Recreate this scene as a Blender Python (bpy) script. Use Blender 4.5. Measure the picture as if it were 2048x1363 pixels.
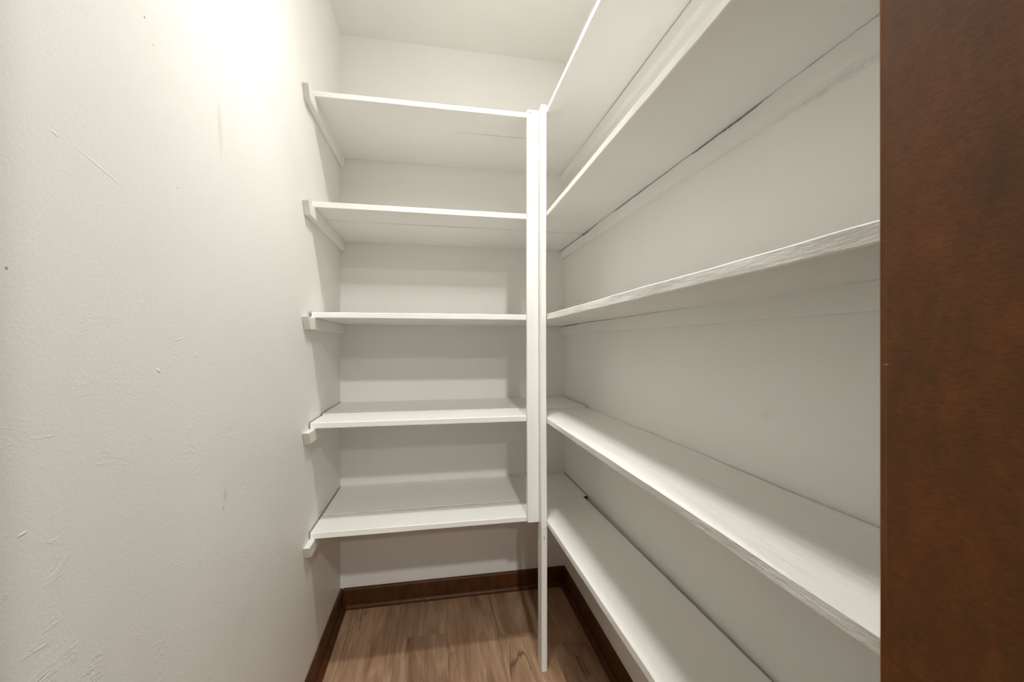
import bpy, bmesh, math, random
from mathutils import Vector

# ------------------------------------------------------------------ scene, camera, light, exposure
for o in list(bpy.data.objects):
    bpy.data.objects.remove(o, do_unlink=True)
S = bpy.context.scene
COL = S.collection
CAM_H = 1.1176
cd = bpy.data.cameras.new('camera')
cam = bpy.data.objects.new('camera', cd)
COL.objects.link(cam)
cam.location = (0, 0, CAM_H)
cam.rotation_euler = (math.pi / 2, 0.0007, -0.18583)
cd.sensor_width = 36.0
cd.lens = 36.0 * 825.45 / 2048
cd.shift_y = 7.6 / 2048
cd.clip_start = 0.01
S.camera = cam

W = bpy.data.worlds.new('world')
S.world = W
W.use_nodes = True
W.node_tree.nodes['Background'].inputs[0].default_value = (0.95, 0.97, 1, 1)
W.node_tree.nodes['Background'].inputs[1].default_value = 0.05

S.view_settings.view_transform = 'Standard'
S.view_settings.look = 'None'
S.view_settings.gamma = 1.0
S.view_settings.use_curve_mapping = False
S.view_settings.exposure = 0.0
S.cycles.use_denoising = True
S.cycles.max_bounces = 16
S.cycles.diffuse_bounces = 12

CLOSET_LAMP = 4.9       # watts of the closet downlight
CLOSET_GLOW = 97.0        # emission of its glass shade
CLOSET_SPREAD = 120.0    # its beam spread in degrees
KITCHEN_NEAR = 860.0     # emission strengths of the two lamps in the room outside
KITCHEN_FAR = 540.0

# ------------------------------------------------------------------ measurements (metres, floor z = 0)
XL, XR, YB, YF, YO = -0.3944, 0.6010, 1.8641, 0.285, 0.165
ZC = 2.440
T = 0.019
ZS = [CAM_H + z for z in (0.795, 0.4402, 0.0865, -0.26825, -0.62028)]   # undersides of the five shelf levels
YSF, YSEAM = 1.4138, 1.558
KC = 2.67                                                              # kitchen ceiling

# ------------------------------------------------------------------ materials
def newmat(name):
    m = bpy.data.materials.new(name)
    m.use_nodes = True
    nt = m.node_tree
    return m, nt, nt.nodes['Principled BSDF']

def N(nt, typ, **kw):
    n = nt.nodes.new(typ)
    for k, v in kw.items():
        setattr(n, k, v)
    return n

def math_node(nt, op, a, b=None, clamp=False):
    n = nt.nodes.new('ShaderNodeMath')
    n.operation = op
    n.use_clamp = clamp
    for i, v in enumerate((a, b)):
        if v is None:
            continue
        if isinstance(v, (int, float)):
            n.inputs[i].default_value = v
        else:
            nt.links.new(v, n.inputs[i])
    return n.outputs[0]

def ramp(nt, fac, p0, p1, c0=(0, 0, 0, 1), c1=(1, 1, 1, 1)):
    r = nt.nodes.new('ShaderNodeValToRGB')
    r.color_ramp.elements[0].position = p0
    r.color_ramp.elements[1].position = p1
    r.color_ramp.elements[0].color = c0
    r.color_ramp.elements[1].color = c1
    nt.links.new(fac, r.inputs[0])
    return r.outputs[0]

def coords(nt, scale, rot=(0, 0, 0), world=True):
    mp = nt.nodes.new('ShaderNodeMapping')
    mp.inputs['Scale'].default_value = scale
    mp.inputs['Rotation'].default_value = rot
    if world:
        g = nt.nodes.new('ShaderNodeNewGeometry')
        nt.links.new(g.outputs['Position'], mp.inputs['Vector'])
    else:
        g = nt.nodes.new('ShaderNodeTexCoord')
        nt.links.new(g.outputs['Object'], mp.inputs['Vector'])
    return mp.outputs[0]

def noise(nt, vec, scale, detail=3, rough=0.55, dist=0.0):
    n = nt.nodes.new('ShaderNodeTexNoise')
    n.inputs['Scale'].default_value = scale
    n.inputs['Detail'].default_value = detail
    n.inputs['Roughness'].default_value = rough
    n.inputs['Distortion'].default_value = dist
    nt.links.new(vec, n.inputs['Vector'])
    return n.outputs['Fac']

def mix(nt, fac, a, b, blend='MIX'):
    m = nt.nodes.new('ShaderNodeMix')
    m.data_type = 'RGBA'
    m.blend_type = blend
    for sock, v in ((m.inputs[0], fac), (m.inputs[6], a), (m.inputs[7], b)):
        if isinstance(v, (int, float)):
            sock.default_value = v
        elif isinstance(v, tuple):
            sock.default_value = v
        else:
            nt.links.new(v, sock)
    return m.outputs[2]

def bump(nt, height, strength, dist, normal=None):
    b = nt.nodes.new('ShaderNodeBump')
    b.inputs['Strength'].default_value = strength
    b.inputs['Distance'].default_value = dist
    nt.links.new(height, b.inputs['Height'])
    if normal is not None:
        nt.links.new(normal, b.inputs['Normal'])
    return b.outputs[0]

def spot(nt, p, r, soft=0.5):
    """0..1 mask of a round mark at world point p"""
    g = nt.nodes.new('ShaderNodeNewGeometry')
    v = nt.nodes.new('ShaderNodeVectorMath')
    v.operation = 'DISTANCE'
    nt.links.new(g.outputs['Position'], v.inputs[0])
    v.inputs[1].default_value = p
    m = nt.nodes.new('ShaderNodeMapRange')
    m.interpolation_type = 'SMOOTHSTEP'
    nt.links.new(v.outputs['Value'], m.inputs['Value'])
    m.inputs['From Min'].default_value = r * (1 - soft)
    m.inputs['From Max'].default_value = r
    m.inputs['To Min'].default_value = 1
    m.inputs['To Max'].default_value = 0
    return m.outputs[0]

def streak(nt, p, size, rot=(0, 0, 0)):
    """0..1 mask of an elongated mark: an ellipsoid of half axes size about p"""
    g = nt.nodes.new('ShaderNodeNewGeometry')
    s = nt.nodes.new('ShaderNodeVectorMath')
    s.operation = 'SUBTRACT'
    nt.links.new(g.outputs['Position'], s.inputs[0])
    s.inputs[1].default_value = p
    mp = nt.nodes.new('ShaderNodeMapping')
    mp.inputs['Rotation'].default_value = rot
    nt.links.new(s.outputs[0], mp.inputs['Vector'])
    mp2 = nt.nodes.new('ShaderNodeMapping')
    mp2.inputs['Scale'].default_value = tuple(1 / q for q in size)
    nt.links.new(mp.outputs[0], mp2.inputs['Vector'])
    v = nt.nodes.new('ShaderNodeVectorMath')
    v.operation = 'LENGTH'
    nt.links.new(mp2.outputs[0], v.inputs[0])
    m = nt.nodes.new('ShaderNodeMapRange')
    m.interpolation_type = 'SMOOTHSTEP'
    nt.links.new(v.outputs['Value'], m.inputs['Value'])
    m.inputs['From Min'].default_value = 0.1
    m.inputs['From Max'].default_value = 1
    m.inputs['To Min'].default_value = 1
    m.inputs['To Max'].default_value = 0
    return m.outputs[0]

PAINT = (0.846, 0.841, 0.813, 1)
GRIME = (0.20, 0.185, 0.15, 1)

def specks(nt, col, scale=9.0, radius=0.012, dens=0.80, colour=(0.12, 0.105, 0.08, 1)):
    """rare small dark knocks in the paint"""
    vec = coords(nt, (1, 1, 1))
    v = nt.nodes.new('ShaderNodeTexVoronoi')
    v.inputs['Scale'].default_value = scale
    nt.links.new(vec, v.inputs['Vector'])
    sep = nt.nodes.new('ShaderNodeSeparateColor')
    nt.links.new(v.outputs['Color'], sep.inputs[0])
    pick = math_node(nt, 'GREATER_THAN', sep.outputs[0], dens)
    near = math_node(nt, 'LESS_THAN', v.outputs['Distance'], radius)
    return mix(nt, math_node(nt, 'MULTIPLY', math_node(nt, 'MULTIPLY', pick, near), 0.6), col, colour)

def paint(name, grain=(1, 1, 1), rough=0.42, gstr=0.25, marks=(), col=PAINT, sp=True):
    m, nt, b = newmat(name)
    v = coords(nt, grain)
    n1 = noise(nt, v, 38, 5, 0.6)
    n2 = noise(nt, coords(nt, (1, 1, 1)), 4, 3)
    c = mix(nt, ramp(nt, n2, 0.3, 0.75), col, tuple(x * 0.965 for x in col[:3]) + (1,))
    if sp:
        c = specks(nt, c)
    for msk, mc in [f(nt) for f in marks]:
        c = mix(nt, msk, c, mc)
    nt.links.new(c, b.inputs['Base Color'])
    b.inputs['Roughness'].default_value = rough
    b.inputs['Specular IOR Level'].default_value = 0.35
    n3 = noise(nt, coords(nt, (1, 1, 1)), 260, 2)
    h = math_node(nt, 'ADD', n1, math_node(nt, 'MULTIPLY', n3, 0.12))
    nt.links.new(bump(nt, h, gstr, 0.0022), b.inputs['Normal'])
    return m

# boards: brushed gloss paint with the grain running along each board
M_X = paint('white_paint_along_x', (0.06, 1, 1))
M_Y = paint('white_paint_along_y', (1, 0.06, 1))
M_YR = paint('white_paint_rough_edge', (1.6, 0.30, 1.6), gstr=1.3)
M_Z = paint('white_paint_along_z', (1, 1, 0.05), gstr=0.2)
M_END = paint('rough_end_grain_paint', (1.5, 1.5, 1.5), gstr=1.0, rough=0.6, col=(0.70, 0.68, 0.62, 1))

def raw_wood():
    m, nt, b = newmat('bare_unpainted_board_edge')
    n = noise(nt, coords(nt, (1, 1, 6)), 60, 3)
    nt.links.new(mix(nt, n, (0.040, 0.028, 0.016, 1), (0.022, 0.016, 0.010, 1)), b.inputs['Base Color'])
    b.inputs['Roughness'].default_value = 0.9
    return m
M_RAW = raw_wood()

def chip_marks(nt):
    g = noise(nt, coords(nt, (1, 1, 1)), 170, 2)
    a = streak(nt, (XR - T, 0.725, CAM_H + 0.438), (0.02, 0.055, 0.009))
    return math_node(nt, 'MULTIPLY', a, ramp(nt, g, 0.48, 0.56)), (0.03, 0.025, 0.02, 1)
M_BCHIP = paint('white_paint_chipped_batten', (1, 0.06, 1), marks=(chip_marks,))

def wall_paint(name, stip=0.35, ridges=0.0, marks=(), bumps=(), col=None):
    m, nt, b = newmat(name)
    v = coords(nt, (1, 1, 1))
    col = col or PAINT
    c = mix(nt, ramp(nt, noise(nt, v, 2.2, 4, 0.6), 0.32, 0.72), col, tuple(x * 0.955 for x in col[:3]) + (1,))
    for f in marks:
        msk, mc = f(nt)
        c = mix(nt, msk, c, mc)
    nt.links.new(c, b.inputs['Base Color'])
    b.inputs['Roughness'].default_value = 0.48
    b.inputs['Specular IOR Level'].default_value = 0.3
    # roller stipple and slow trowel waviness
    h = math_node(nt, 'ADD', math_node(nt, 'MULTIPLY', noise(nt, v, 190, 3, 0.6), 0.30),
                  math_node(nt, 'MULTIPLY', noise(nt, v, 9, 2), 0.35))
    if ridges:
        # torn, feathered ridges under the paint, more of them near the floor
        rv = coords(nt, (1, 1.0, 2.8), (math.radians(7), 0, 0))
        rn = noise(nt, rv, 9, 5, 0.66, 0.8)
        rid = math_node(nt, 'SUBTRACT', 1.0, math_node(nt, 'MULTIPLY', math_node(nt, 'ABSOLUTE', math_node(nt, 'SUBTRACT', rn, 0.5)), 26.0), True)
        patch = ramp(nt, noise(nt, v, 15.0, 3), 0.54, 0.66)
        g = nt.nodes.new('ShaderNodeNewGeometry')
        sx = nt.nodes.new('ShaderNodeSeparateXYZ')
        nt.links.new(g.outputs['Position'], sx.inputs[0])
        low = nt.nodes.new('ShaderNodeMapRange')
        nt.links.new(sx.outputs['Z'], low.inputs['Value'])
        low.inputs['From Min'].default_value = 1.25
        low.inputs['From Max'].default_value = 0.80
        low.inputs['To Min'].default_value = 0.05
        low.inputs['To Max'].default_value = 1.0
        rid = math_node(nt, 'MULTIPLY', math_node(nt, 'MULTIPLY', rid, patch), low.outputs[0])
        h = math_node(nt, 'ADD', h, math_node(nt, 'MULTIPLY', rid, ridges))
        # scattered little lumps of old plaster
        vo = nt.nodes.new('ShaderNodeTexVoronoi')
        vo.inputs['Scale'].default_value = 17
        nt.links.new(v, vo.inputs['Vector'])
        sc = nt.nodes.new('ShaderNodeSeparateColor')
        nt.links.new(vo.outputs['Color'], sc.inputs[0])
        lump = math_node(nt, 'MULTIPLY', ramp(nt, vo.outputs['Distance'], 0.0, 0.06, (1, 1, 1, 1), (0, 0, 0, 1)),
                         math_node(nt, 'GREATER_THAN', sc.outputs[0], 0.72))
        h = math_node(nt, 'ADD', h, math_node(nt, 'MULTIPLY', lump, 0.5))
    for f, k in bumps:
        h = math_node(nt, 'ADD', h, math_node(nt, 'MULTIPLY', f(nt), k))
    nt.links.new(bump(nt, h, stip, 0.004), b.inputs['Normal'])
    return m

def Lp(y, z):
    return (XL, y, CAM_H + z)
SMEAR = (0.42, 0.40, 0.34, 1)
left_marks = [
    lambda nt: (math_node(nt, 'MULTIPLY', streak(nt, Lp(0.860, 0.41), (0.02, 0.012, 0.075), (math.radians(-6), 0, 0)), 0.22), SMEAR),
    lambda nt: (math_node(nt, 'MULTIPLY', streak(nt, Lp(0.879, -0.288), (0.02, 0.012, 0.018)), 0.30), SMEAR),
    lambda nt: (math_node(nt, 'MULTIPLY', spot(nt, Lp(0.872, -0.310), 0.006), 0.30), SMEAR),
    lambda nt: (math_node(nt, 'MULTIPLY', spot(nt, Lp(0.656, 0.454), 0.0022), 0.75), GRIME),
    lambda nt: (math_node(nt, 'MULTIPLY', spot(nt, Lp(0.674, 0.428), 0.0016), 0.6), GRIME),
    lambda nt: (math_node(nt, 'MULTIPLY', spot(nt, Lp(0.468, 0.072), 0.0022), 0.7), GRIME),
    lambda nt: (math_node(nt, 'MULTIPLY', spot(nt, Lp(0.73, 0.245), 0.0018), 0.6), GRIME),
]
left_bumps = [
    (lambda nt: streak(nt, Lp(0.685, -0.037), (0.02, 0.0062, 0.0030), (math.radians(30), 0, 0)), 2.2),
    (lambda nt: streak(nt, Lp(0.735, 0.009), (0.02, 0.018, 0.0016), (math.radians(-14), 0, 0)), 0.7),
    (lambda nt: streak(nt, Lp(0.583, 0.212), (0.02, 0.050, 0.0013), (math.radians(14), 0, 0)), 0.5),
    (lambda nt: streak(nt, Lp(0.518, 0.224), (0.02, 0.006, 0.002), (math.radians(20), 0, 0)), 1.0),
    (lambda nt: streak(nt, Lp(0.483, -0.184), (0.02, 0.006, 0.002), (math.radians(-8), 0, 0)), 1.0),
    (lambda nt: spot(nt, Lp(0.78, -0.017), 0.004), 0.8),
]
M_WL = wall_paint('left_wall_plaster_paint', 0.26, 0.50, left_marks, left_bumps)

def dirt_line(nt):
    g = noise(nt, coords(nt, (1, 1, 1)), 60, 4, 0.7)
    a = streak(nt, (XR, 0.53, CAM_H + 0.397), (0.03, 0.16, 0.010))
    return math_node(nt, 'MULTIPLY', math_node(nt, 'MULTIPLY', a, ramp(nt, g, 0.40, 0.72)), 0.38), (0.22, 0.20, 0.17, 1)
M_WR = wall_paint('right_wall_paint', 0.22, 0, (dirt_line,
    lambda nt: (math_node(nt, 'MULTIPLY', streak(nt, (XR, 0.66, CAM_H - 0.13), (0.02, 0.025, 0.015)), 0.10), SMEAR)))
M_WB = wall_paint('back_wall_paint', 0.22)
M_CE = wall_paint('ceiling_paint', 0.18)
M_KW = wall_paint('outer_room_paint', 0.1, col=(0.345, 0.338, 0.310, 1))

def wood_trim():
    m, nt, b = newmat('dark_brown_trim')
    v = coords(nt, (1, 1, 0.25))
    n = noise(nt, v, 26, 4, 0.6)
    c = mix(nt, ramp(nt, n, 0.3, 0.7), (0.050, 0.017, 0.0045, 1), (0.098, 0.036, 0.0085, 1))
    vo = nt.nodes.new('ShaderNodeTexVoronoi')
    vo.inputs['Scale'].default_value = 34
    nt.links.new(coords(nt, (1, 1, 1)), vo.inputs['Vector'])
    sc = nt.nodes.new('ShaderNodeSeparateColor')
    nt.links.new(vo.outputs['Color'], sc.inputs[0])
    f = math_node(nt, 'MULTIPLY', math_node(nt, 'LESS_THAN', vo.outputs['Distance'], 0.055),
                  math_node(nt, 'GREATER_THAN', sc.outputs[0], 0.78))
    c = mix(nt, f, c, (0.5, 0.48, 0.43, 1))
    nt.links.new(c, b.inputs['Base Color'])
    b.inputs['Roughness'].default_value = 0.42
    b.inputs['Specular IOR Level'].default_value = 0.22
    nt.links.new(bump(nt, n, 0.15, 0.002), b.inputs['Normal'])
    return m
M_TRIM = wood_trim()

def jamb_wood():
    m, nt, b = newmat('stained_mahogany_jamb')
    mott = noise(nt, coords(nt, (1, 1, 0.45)), 22, 5, 0.65)
    fine = noise(nt, coords(nt, (1, 0.55, 1.5), (math.radians(38), 0, 0)), 300, 4, 0.6)
    blot = noise(nt, coords(nt, (1, 1, 0.6), (math.radians(20), 0, 0)), 48, 4, 0.7)
    c = mix(nt, ramp(nt, mott, 0.30, 0.70), (0.090, 0.034, 0.003, 1), (0.175, 0.051, 0.005, 1))
    c = mix(nt, math_node(nt, 'MULTIPLY', ramp(nt, blot, 0.52, 0.72), 0.45), c, (0.215, 0.066, 0.010, 1))
    c = mix(nt, math_node(nt, 'MULTIPLY', ramp(nt, fine, 0.42, 0.70), 0.45), c, (0.050, 0.020, 0.005, 1))
    nick = streak(nt, (0.37, 0.2775, CAM_H - 0.0165), (0.02, 0.0042, 0.0011), (math.radians(10), 0, 0))
    c = mix(nt, math_node(nt, 'MULTIPLY', nick, 0.85), c, (0.42, 0.22, 0.13, 1))
    for z in (0.234, 0.329, 0.333, 0.300, 0.028, -0.075):
        c = mix(nt, math_node(nt, 'MULTIPLY', spot(nt, (0.3706, 0.2805, CAM_H + z), 0.0013), 0.6), c, (0.55, 0.36, 0.28, 1))
    nt.links.new(c, b.inputs['Base Color'])
    b.inputs['Roughness'].default_value = 0.28
    b.inputs['Specular IOR Level'].default_value = 0.30
    nt.links.new(bump(nt, fine, 0.14, 0.0010), b.inputs['Normal'])
    return m
M_JAMB = jamb_wood()

def plank_wood():
    m, nt, b = newmat('light_brown_plank')
    oi = nt.nodes.new('ShaderNodeObjectInfo')
    tc = nt.nodes.new('ShaderNodeNewGeometry')
    add = nt.nodes.new('ShaderNodeVectorMath')
    add.operation = 'MULTIPLY_ADD'
    comb = nt.nodes.new('ShaderNodeCombineXYZ')
    for i in range(3):
        nt.links.new(oi.outputs['Random'], comb.inputs[i])
    nt.links.new(comb.outputs[0], add.inputs[0])
    add.inputs[1].default_value = (13.7, 7.3, 3.1)
    nt.links.new(tc.outputs['Position'], add.inputs[2])
    def mp(scale):
        q = nt.nodes.new('ShaderNodeMapping')
        q.inputs['Scale'].default_value = scale
        nt.links.new(add.outputs[0], q.inputs['Vector'])
        return q.outputs[0]
    grain = noise(nt, mp((1, 0.03, 1)), 330, 5, 0.7, 0.3)
    broad = noise(nt, mp((1, 0.13, 1)), 15, 4, 0.6, 1.2)
    c = mix(nt, ramp(nt, broad, 0.32, 0.70), (0.225, 0.122, 0.063, 1), (0.530, 0.355, 0.230, 1))
    c = mix(nt, math_node(nt, 'MULTIPLY', ramp(nt, grain, 0.42, 0.68), 0.55), c, (0.150, 0.082, 0.045, 1))
    crk = noise(nt, mp((1, 0.14, 1)), 8, 3, 0.55, 0.7)
    line = math_node(nt, 'SUBTRACT', 1.0, math_node(nt, 'MULTIPLY', math_node(nt, 'ABSOLUTE', math_node(nt, 'SUBTRACT', crk, 0.57)), 75.0), True)
    pat = ramp(nt, noise(nt, mp((1, 0.5, 1)), 8, 2), 0.50, 0.60)
    c = mix(nt, math_node(nt, 'MULTIPLY', math_node(nt, 'MULTIPLY', line, pat), 0.75), c, (0.055, 0.024, 0.012, 1))
    hue = nt.nodes.new('ShaderNodeHueSaturation')
    nt.links.new(c, hue.inputs['Color'])
    nt.links.new(math_node(nt, 'ADD', math_node(nt, 'MULTIPLY', oi.outputs['Random'], 0.28), 0.88), hue.inputs['Value'])
    nt.links.new(hue.outputs[0], b.inputs['Base Color'])
    b.inputs['Roughness'].default_value = 0.46
    nt.links.new(bump(nt, grain, 0.12, 0.001), b.inputs['Normal'])
    return m
M_PLANK = plank_wood()

def simple(name, col, rough=0.6, metal=0.0, em=0.0):
    m, nt, b = newmat(name)
    n = noise(nt, coords(nt, (1, 1, 1)), 30, 3)
    c = mix(nt, n, col, tuple(x * 0.93 for x in col[:3]) + (1,))
    nt.links.new(c, b.inputs['Base Color'])
    b.inputs['Roughness'].default_value = rough
    b.inputs['Metallic'].default_value = metal
    if em:
        b.inputs['Emission Color'].default_value = (1, 0.985, 0.945, 1)
        b.inputs['Emission Strength'].default_value = em
    return m
M_SUB = simple('subfloor', (0.05, 0.035, 0.025, 1))
M_KFLOOR = simple('kitchen_floor_wood', (0.20, 0.15, 0.115, 1), 0.45)
M_NAIL = simple('nail_steel', (0.10, 0.09, 0.08, 1), 0.5, 0.6)
M_BASE = simple('lamp_base_enamel', (0.85, 0.84, 0.80, 1), 0.4)
M_CLOSET = simple('closet_lamp_glass', (0.9, 0.88, 0.82, 1), 0.3, 0, CLOSET_GLOW)
M_KNEAR = simple('kitchen_near_lamp_glass', (0.9, 0.88, 0.82, 1), 0.3, 0, KITCHEN_NEAR)
M_KFAR = simple('kitchen_far_lamp_glass', (0.9, 0.88, 0.82, 1), 0.3, 0, KITCHEN_FAR)

# ------------------------------------------------------------------ mesh helpers
def link(name, bm, mats, parent=None, loc=(0, 0, 0)):
    me = bpy.data.meshes.new(name)
    bmesh.ops.recalc_face_normals(bm, faces=bm.faces[:])
    bm.to_mesh(me)
    bm.free()
    for m in (mats if isinstance(mats, (list, tuple)) else [mats]):
        me.materials.append(m)
    o = bpy.data.objects.new(name, me)
    COL.objects.link(o)
    if parent is not None:
        o.parent = parent
    else:
        o.location = loc
    return o

def thing(name, label, cat, loc, group=None):
    o = bpy.data.objects.new(name, None)
    o.empty_display_size = 0.05
    COL.objects.link(o)
    o.location = loc
    tag(o, label, cat, group)
    return o

def tag(o, label, cat, group=None):
    o['label'] = label
    o['category'] = cat
    if group:
        o['group'] = group

def box(bm, x0, x1, y0, y1, z0, z1, org=(0, 0, 0)):
    a, b, c = org
    vs = [bm.verts.new((x - a, y - b, z - c)) for x in (x0, x1) for y in (y0, y1) for z in (z0, z1)]
    for f in ((0, 1, 3, 2), (4, 6, 7, 5), (0, 4, 5, 1), (2, 3, 7, 6), (0, 2, 6, 4), (1, 5, 7, 3)):
        bm.faces.new([vs[i] for i in f])

def wob(seed):
    r = random.Random(seed)
    k = [(r.uniform(2, 5), r.uniform(0, 6.3), 1.0), (r.uniform(9, 16), r.uniform(0, 6.3), 0.5), (r.uniform(26, 60), r.uniform(0, 6.3), 0.35)]
    return lambda t: sum(a * math.sin(f * t + p) for f, p, a in k) / 1.85

def board(axis, lo, hi, a0, a1, b0, b1, n=24, c=0.0016, jit=0.0006, seed=1, org=(0, 0, 0),
          shear=None, slant=0.0, edge_gap=None, end_mat=0, dz=None, raw=(), raw_mat=1, raw_if=None):
    """A chamfered board swept along an axis.  a,b are the two cross axes (x: y,z  y: x,z  z: x,y).
    shear(t) shifts the a coordinate, dz(t) the b coordinate, slant pulls the low b side of the first end in,
    edge_gap(t) lowers the top (b1) surface along the board."""
    bm = bmesh.new()
    ring0 = [(a0 + c, b0, 0), (a1 - c, b0, 1), (a1, b0 + c, 1), (a1, b1 - c, 3), (a1 - c, b1, 3), (a0 + c, b1, 2), (a0, b1 - c, 2), (a0, b0 + c, 0)]
    ws = [(wob(seed * 17 + i * 3 + 1), wob(seed * 17 + i * 3 + 2)) for i in range(4)]
    rings = []
    for k in range(n + 1):
        t = lo + (hi - lo) * k / n
        vs = []
        for a, b, q in ring0:
            da = ws[q][0](t) * jit
            db = ws[q][1](t) * jit
            tt = t
            if k == 0 and slant:
                tt = t + slant * (b1 - b) / (b1 - b0)
            if edge_gap and b > (b0 + b1) / 2:
                db -= edge_gap(t)
            aa = a + da + (shear(t) if shear else 0)
            bb = b + db + (dz(t) if dz else 0)
            p = {'x': (tt, aa, bb), 'y': (aa, tt, bb), 'z': (aa, bb, tt)}[axis]
            vs.append(bm.verts.new((p[0] - org[0], p[1] - org[1], p[2] - org[2])))
        rings.append(vs)
    for r, s in zip(rings, rings[1:]):
        for i in range(8):
            j = (i + 1) % 8
            f = bm.faces.new((r[i], r[j], s[j], s[i]))
            if i in raw and (raw_if is None or raw_if(lo + (hi - lo) * (rings.index(s) - 0.5) / n)):
                f.material_index = raw_mat
    for r in (rings[0], rings[-1]):
        f = bm.faces.new(r)
        f.material_index = end_mat
    return bm

# ------------------------------------------------------------------ room shell
def struct(name, bm, mat, parent=None, label=None):
    o = link(name, bm, mat, parent)
    o['kind'] = 'structure'
    if label:
        o['label'] = label
    return o

bm = bmesh.new(); box(bm, XL - 0.10, XL, YF, YB + 0.10, 0, ZC + 0.1)
struct('wall_left', bm, M_WL, label='cream painted plaster wall on the left with bumps and ridges')
bm = bmesh.new(); box(bm, XL, XR, YB, YB + 0.10, 0, ZC)
struct('wall_back', bm, M_WB, label='cream painted back wall behind the shelves')
bm = bmesh.new(); box(bm, XR, XR + 0.10, YF, YB + 0.10, 0, ZC + 0.1)
struct('wall_right', bm, M_WR, label='cream painted wall behind the long side shelves')
bm = bmesh.new(); box(bm, XL, XR, YF, YB + 0.10, ZC, ZC + 0.10)
struct('ceiling', bm, M_CE, label='flat cream painted closet ceiling')
JX0, JX1, JZ = -0.322, 0.3655, 2.06           # clear opening of the doorway; unseen left edge set inward to shade that wall
JT = 0.019
bm = bmesh.new()
box(bm, -1.7, JX0 - JT, YO, YF, 0, KC)
box(bm, JX1 + JT, 1.7, YO, YF, 0, KC)
box(bm, JX0 - JT, JX1 + JT, YO, YF, JZ + JT, KC)
struct('wall_front', bm, M_KW, label='wall with the doorway the photograph looks through')
bm = bmesh.new()
box(bm, -1.7, 1.7, -4.6, -4.5, 0, KC)
struct('wall_kitchen', bm, M_KW, label='far wall of the room outside the closet')
bm = bmesh.new(); box(bm, -1.8, -1.7, -4.6, YF, 0, KC)
struct('wall_kitchen_left', bm, M_KW, label='left wall of the room outside the closet')
bm = bmesh.new(); box(bm, 1.7, 1.8, -4.6, YF, 0, KC)
struct('wall_kitchen_right', bm, M_KW, label='right wall of the room outside the closet')
bm = bmesh.new(); box(bm, -1.8, 1.8, -4.6, YF, KC, KC + 0.1)
struct('ceiling_kitchen', bm, M_KW, label='ceiling of the room outside the closet')

bm = bmesh.new()
box(bm, XL - 0.1, XR + 0.1, YO, YB + 0.1, -0.06, -0.009)
box(bm, -1.8, 1.8, -4.6, YO, -0.06, 0.0)
for f in bm.faces[6:]:
    f.material_index = 1
floor = struct('floor', bm, [M_SUB, M_KFLOOR], label='light brown wood-look plank floor')
cols = [(XL + 0.002, -0.332, 1.02), (-0.332, -0.142, 0.76), (-0.142, 0.047, 1.622), (0.047, 0.241, 0.93), (0.241, 0.430, 1.567), (0.430, XR - 0.002, 1.486)]
for i, (a, b, j) in enumerate(cols):
    for y0, y1 in ((YO, j), (j, YB - 0.002)):
        g = 0.00025
        bm = board('y', y0 + g, y1 - g, a + g, b - g, -0.009, 0.0, n=1, c=0.0005, jit=0, org=((a + b) / 2, y0, 0))
        p = link('plank', bm, M_PLANK, floor)
        p.location = ((a + b) / 2, y0, 0)

# baseboards with their quarter-round shoe moulding
BH = 0.081
def profile(pts, axis, lo, hi, flip):
    bm = bmesh.new()
    ends = []
    for t in (lo, hi):
        vs = []
        for d, z in pts:
            vs.append(bm.verts.new((t, flip(d), z) if axis == 'x' else (flip(d), t, z)))
        ends.append(vs)
    n = len(pts)
    for i in range(n):
        j = (i + 1) % n
        bm.faces.new((ends[0][i], ends[0][j], ends[1][j], ends[1][i]))
    bm.faces.new(ends[0]); bm.faces.new(ends[1])
    return bm
bprof = [(0.0004, 0.0005), (0.012, 0.0005), (0.012, BH - 0.012), (0.0112, BH - 0.006), (0.009, BH - 0.002), (0.006, BH), (0.0004, BH)]
sprof = [(0.0122, 0.0005)] + [(0.0122 + 0.016 * math.cos(a), 0.0005 + 0.019 * math.sin(a)) for a in [math.pi / 2 * k / 6 for k in range(7)]]
def baseboard(name, axis, lo, hi, flip, label):
    o = struct(name, profile(bprof, axis, lo, hi, flip), M_TRIM, label=label)
    link('shoe_molding', profile(sprof, axis, lo, hi, flip), M_TRIM, o)
baseboard('baseboard_back', 'x', XL + 0.013, XR - 0.013, lambda d: YB - d, 'dark brown baseboard along the back wall')
baseboard('baseboard_left', 'y', YF + 0.002, YB - 0.0005, lambda d: XL + d, 'dark brown baseboard along the left wall')
baseboard('baseboard_right', 'y', YF + 0.002, YB - 0.0005, lambda d: XR - d, 'dark brown baseboard under the lowest side shelf')

# stained door frame: two side jambs and a head
frame = bpy.data.objects.new('trim_1', None)
COL.objects.link(frame)
frame['kind'] = 'structure'
frame['label'] = 'dark stained wooden door frame at the right edge of the view'
ja, jb = 0.0040, 0.0085                        # eased corner toward the closet
bm = bmesh.new()
ring = [(JX1 + 0.003, YO), (JX1 + JT, YO), (JX1 + JT, YF), (JX1 + ja, YF), (JX1 + ja * 0.35, YF - jb * 0.30), (JX1 + 0.0004, YF - jb * 0.85), (JX1, YF - jb), (JX1, YO + 0.003)]
lo_, hi_ = [[bm.verts.new((x, y, z)) for x, y in ring] for z in (0.0, JZ)]
for i in range(8):
    bm.faces.new((lo_[i], lo_[(i + 1) % 8], hi_[(i + 1) % 8], hi_[i]))
bm.faces.new(lo_); bm.faces.new(hi_)
link('side_jamb', bm, M_JAMB, frame)
link('side_jamb', board('z', 0.0, JZ, JX0 - JT, JX0, YO, YF, n=4, c=0.0048, jit=0), M_JAMB, frame)
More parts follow.
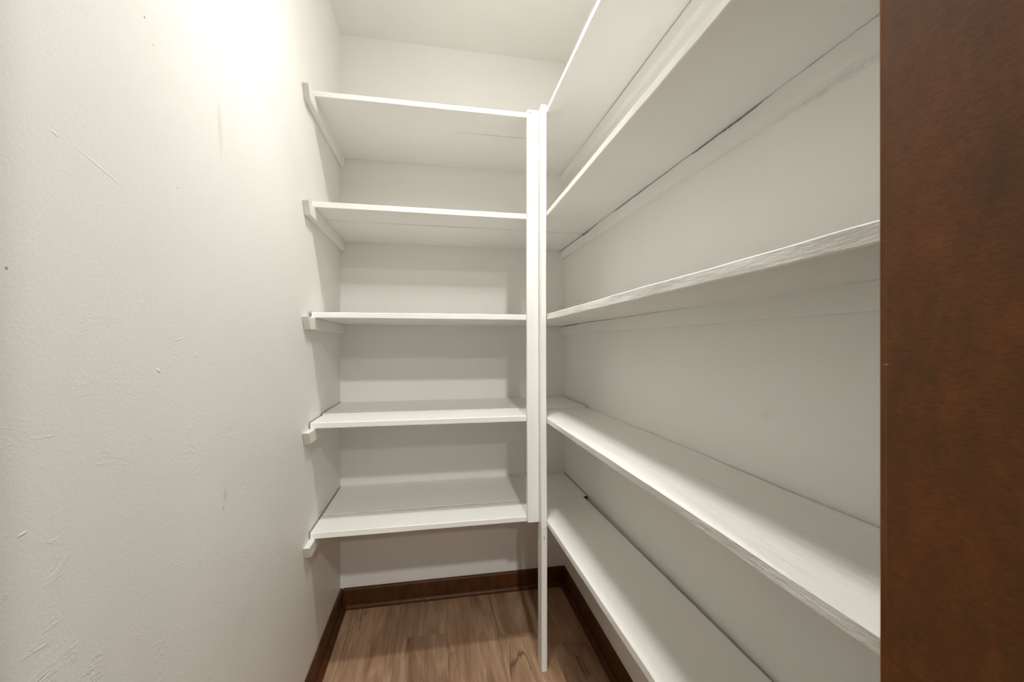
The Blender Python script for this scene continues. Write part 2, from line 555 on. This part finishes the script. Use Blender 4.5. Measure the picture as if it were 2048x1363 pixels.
link('head_jamb', board('x', JX0 - JT, JX1 + JT, YO, YF, JZ, JZ + JT, n=4, c=0.0048, jit=0), M_JAMB, frame)

# ------------------------------------------------------------------ back shelves (five levels, front strip + rear board)
XA, XB = XL + 0.0040, XR - 0.0015
XSIDE = 0.3790                                  # front edge of the side shelves where they meet the upright
lvl = ['topmost', 'second from top', 'middle', 'fourth from top', 'lowest']
bl = ['topmost cream painted back shelf, below the ceiling, seen from underneath',
      'second back shelf from the top, with a dark seam between its two boards',
      'middle back shelf at eye level, seen almost edge on',
      'fourth back shelf from the top, its rear board raised above the front strip',
      'lowest back shelf, above the brown baseboard, chipped seam across its top']
shelf_side = [lambda t: -(1.37 - t) * 0.0015, lambda t: -(1.37 - t) * 0.0058, lambda t: -(1.37 - t) * 0.0058,
              lambda t: -(1.37 - t) * 0.0040, lambda t: (1.37 - t) * 0.0140]
def nail(parent, org, pts):
    """small nail heads and crack dots sunk in a front edge; pts are world (x, y, z), facing -y"""
    for p in pts:
        b2 = bmesh.new()
        bmesh.ops.create_cone(b2, cap_ends=True, segments=8, radius1=0.0016, radius2=0.0012, depth=0.0012)
        for v in b2.verts:
            x, y, z = v.co
            v.co = (p[0] + x - org[0], p[1] + z - org[1], p[2] + y - org[2])
        link('nail_or_crack_dot', b2, M_NAIL, parent)
for i, z in enumerate(ZS):
    org = (XA, YSF, z)
    t = thing('back_shelf', bl[i], 'shelf', org, 'shelves along the back wall')
    seam = [0.0007, 0.0040, 0.0006, 0.0006, 0.0014][i]
    cut = [0, 0, 0, 0, 0.0050][i]            # the lowest side shelf stands a little off the line
    up = [0, 0.0, 0, 0.0058, 0.0010][i]
    fl = XA + [0.004, 0.006, 0.004, 0.0006, 0.0002][i]
    link('front_board', board('x', fl, XSIDE - 0.0012 - cut, YSF, YSEAM - seam / 2, z, z + T, n=30, seed=10 + i, org=org, jit=0.0007, raw=(2,), end_mat=1), [M_X, M_RAW], t)
    link('rear_board', board('x', XA + 0.001, XB - [0, 0, 0, 0.006, 0.004][i], YSEAM + seam / 2, YB - 0.0008, z + up, z + T + up, n=30, seed=20 + i, org=org, jit=0.0007, raw=(2,) if i == 3 else (2, 6), end_mat=1), [M_X, M_RAW], t)
    if i == 0:
        nail(t, org, [(0.122, YSF, z + 0.0105), (0.128, YSF, z + 0.0105), (0.262, YSF, z + 0.010)])
    if i == 2:
        nail(t, org, [(-0.3865, YSF, z + 0.0145), (-0.3865, YSF, z + 0.0105), (-0.3868, YSF, z + 0.0065)])  # dark dots standing in for the short crack at the shelf's left end

# ------------------------------------------------------------------ side shelves along the right wall
sl = ['topmost side shelf on the right wall, running toward the doorway',
      'second side shelf from the top, seen from below, cracked along the wall',
      'middle side shelf on the right wall, its rough front edge rising toward the door frame',
      'fourth side shelf from the top, a bright strip of light along it',
      'lowest side shelf on the right wall, with a dark gap along the wall']
for i, z in enumerate(ZS):
    org = (0.48, 0.29, z)
    x1 = [XB, XB, XB, XB, 0.5835][i]
    bm = board('y', YF + 0.0004, YSEAM - [0.0010, 0.0024, 0.0008, 0.0008, 0.0010][i], XSIDE, x1, z, z + T, n=46, c=0.0018, seed=30 + i, org=org, jit=[0.0006, 0.0010, 0.0015, 0.0016, 0.0010][i], raw=(2,), end_mat=1,
               shear=(lambda t, f=shelf_side[i]: f(t)) if i != 4 else shelf_side[4])
    o = link('side_shelf', bm, [M_YR if i in (2, 3) else M_Y, M_RAW])
    o.location = org
    tag(o, sl[i], 'shelf', 'shelves along the right wall')

# ------------------------------------------------------------------ battens
ll = ['batten under the topmost back shelf, screwed to the left wall, highest of five',
      'batten on the left wall under the second back shelf from the top',
      'batten on the left wall under the eye-level back shelf',
      'batten on the left wall, second from the floor, its cut end showing a top face',
      'lowest batten on the left wall, near the brown baseboard']
gaps = [None, None, None, None, None]
for i, z in enumerate(ZS):
    org = (XL, 1.346, z - 0.038)
    y0 = [1.345, 1.347, 1.345, 1.346, 1.352][i]
    bm = board('y', y0, YB - 0.001, XL + 0.0004, XL + 0.0185, z - 0.0385, z - 0.0003, n=16, c=0.0014, seed=40 + i, jit=0.0005, slant=0.022, org=org, end_mat=1)
    o = link('shelf_batten', bm, [M_Y, M_END])
    o.location = org
    tag(o, ll[i], 'batten', 'battens on the left wall')
rl = ['highest batten on the right wall, under the topmost side shelf',
      'chipped batten on the right wall under the second side shelf, black crack above it',
      'batten on the right wall under the middle side shelf',
      'batten on the right wall under the fourth side shelf from the top',
      'batten on the right wall under the lowest side shelf']
def gapfn(kind, seed):
    w = wob(seed)
    def f(t):
        if kind == 0:
            return max(0.0, 0.0018 + 0.0012 * w(t * 1.3)) if t < 1.57 else 0.0007
        if kind == 1:
            g = 0.0024 + 0.0017 * w(t)
            if 0.66 < t < 0.85:
                g += 0.0018
            if 1.50 < t < 1.575:
                g += 0.0022
            if 1.27 < t < 1.43:
                g *= 0.25
            if t < 0.62:
                g *= 0.55
            return max(0.0, g)
        if kind == 2:
            return 0.0026 if t > 1.62 else max(0.0, 0.0007 * w(t))
        return 0.0004
    return f
for i, z in enumerate(ZS):
    org = (XR - 0.01, YF + 0.004, z - 0.04)
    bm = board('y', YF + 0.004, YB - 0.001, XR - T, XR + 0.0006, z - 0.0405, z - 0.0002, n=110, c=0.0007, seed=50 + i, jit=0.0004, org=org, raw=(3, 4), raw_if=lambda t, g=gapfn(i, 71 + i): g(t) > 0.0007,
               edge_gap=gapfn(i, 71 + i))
    o = link('shelf_batten', bm, [M_BCHIP if i == 1 else M_Y, M_RAW])
    o.location = org
    tag(o, rl[i], 'batten', 'battens on the right wall')

# ------------------------------------------------------------------ the corner post
org = (0.36, 1.40, 0.0)
post = thing('shelf_post', 'tall white corner post of two boards where back and side shelves meet', 'post', org)
lean = lambda t: 0.0
bow_l = lambda t: -0.0022 * math.sin(math.pi * min(1, max(0, (t - 0.50) / 1.43))) ** 1.5
def bow_r(t):
    return -0.0016 * math.sin(math.pi * min(1, max(0, (t - 0.55) / 1.2)))
link('facing_strip', board('z', CAM_H - 0.6155, CAM_H + 0.8145, 0.3175, 0.3584, YSF - 0.0195, YSF - 0.0006, n=40, c=0.0014, jit=0.0007, seed=61, org=org, shear=bow_l), M_Z, post)
link('upright', board('z', CAM_H - 0.628, CAM_H + 0.8215, 0.3592, 0.3782, 1.3665, 1.4045, n=40, c=0.0013, jit=0.0005, seed=62, org=org, shear=bow_r), M_Z, post)
link('leg', board('z', 0.0005, CAM_H - 0.6288, 0.3597, 0.3788, 1.3665, 1.4190, n=16, c=0.0013, jit=0.0005, seed=63, org=org), M_Z, post)
nail(post, org, [(0.3275, YSF - 0.0195, CAM_H + 0.804), (0.3680, 1.3665, CAM_H - 0.657), (0.3685, 1.3665, CAM_H - 0.663)])

# ------------------------------------------------------------------ the lamps (all out of frame)
def dome_lamp(x, y, z, r, mat, label, bulge=0.62, sx=1.0):
    t = thing('ceiling_light', label, 'lamp', (x, y, z))
    bm = bmesh.new()
    segs = 28
    def lathe(prof, top):
        rings = []
        for rr, zz in prof:
            rings.append([bm.verts.new((sx * rr * math.cos(2 * math.pi * k / segs), rr * math.sin(2 * math.pi * k / segs), zz)) for k in range(segs)])
        for a, b in zip(rings, rings[1:]):
            for k in range(segs):
                bm.faces.new((a[k], a[(k + 1) % segs], b[(k + 1) % segs], b[k]))
        bm.faces.new(rings[0]); bm.faces.new(rings[-1])
    lathe([(r * 1.06, -0.0005), (r * 1.06, -0.014), (r * 0.98, -0.020)], True)
    link('base', bm, M_BASE, t)
    bm = bmesh.new()
    h = r * bulge
    lathe([(r * 0.97 * math.cos(a), -0.0202 - h * math.sin(a)) for a in [math.pi / 2 * k / 9 for k in range(9)]] + [(r * 0.03, -0.0202 - h)], True)
    o = link('glass_shade', bm, mat, t)
    for p in o.data.polygons:
        p.use_smooth = True
    return t
cl = dome_lamp(0.115, 0.905, ZC, 0.055, M_CLOSET, 'oval white glass lamp on the closet ceiling, just above the view', 0.33, 2.1)
ld = bpy.data.lights.new('closet_lamp_beam', 'AREA')
ld.shape = 'ELLIPSE'
ld.size = 0.20
ld.size_y = 0.09
ld.energy = CLOSET_LAMP
ld.spread = math.radians(CLOSET_SPREAD)
ld.color = (1, 0.985, 0.945)
lo = bpy.data.objects.new('closet_lamp_beam', ld)
COL.objects.link(lo)
lo.parent = cl
lo.location = (0, 0, -0.0400)
dome_lamp(0.26, -1.24, KC, 0.075, M_KNEAR, 'white glass dome lamp on the outer room ceiling nearest the doorway')
dome_lamp(0.24, -3.00, KC, 0.075, M_KFAR, 'white glass dome lamp on the outer room ceiling farthest from the doorway')
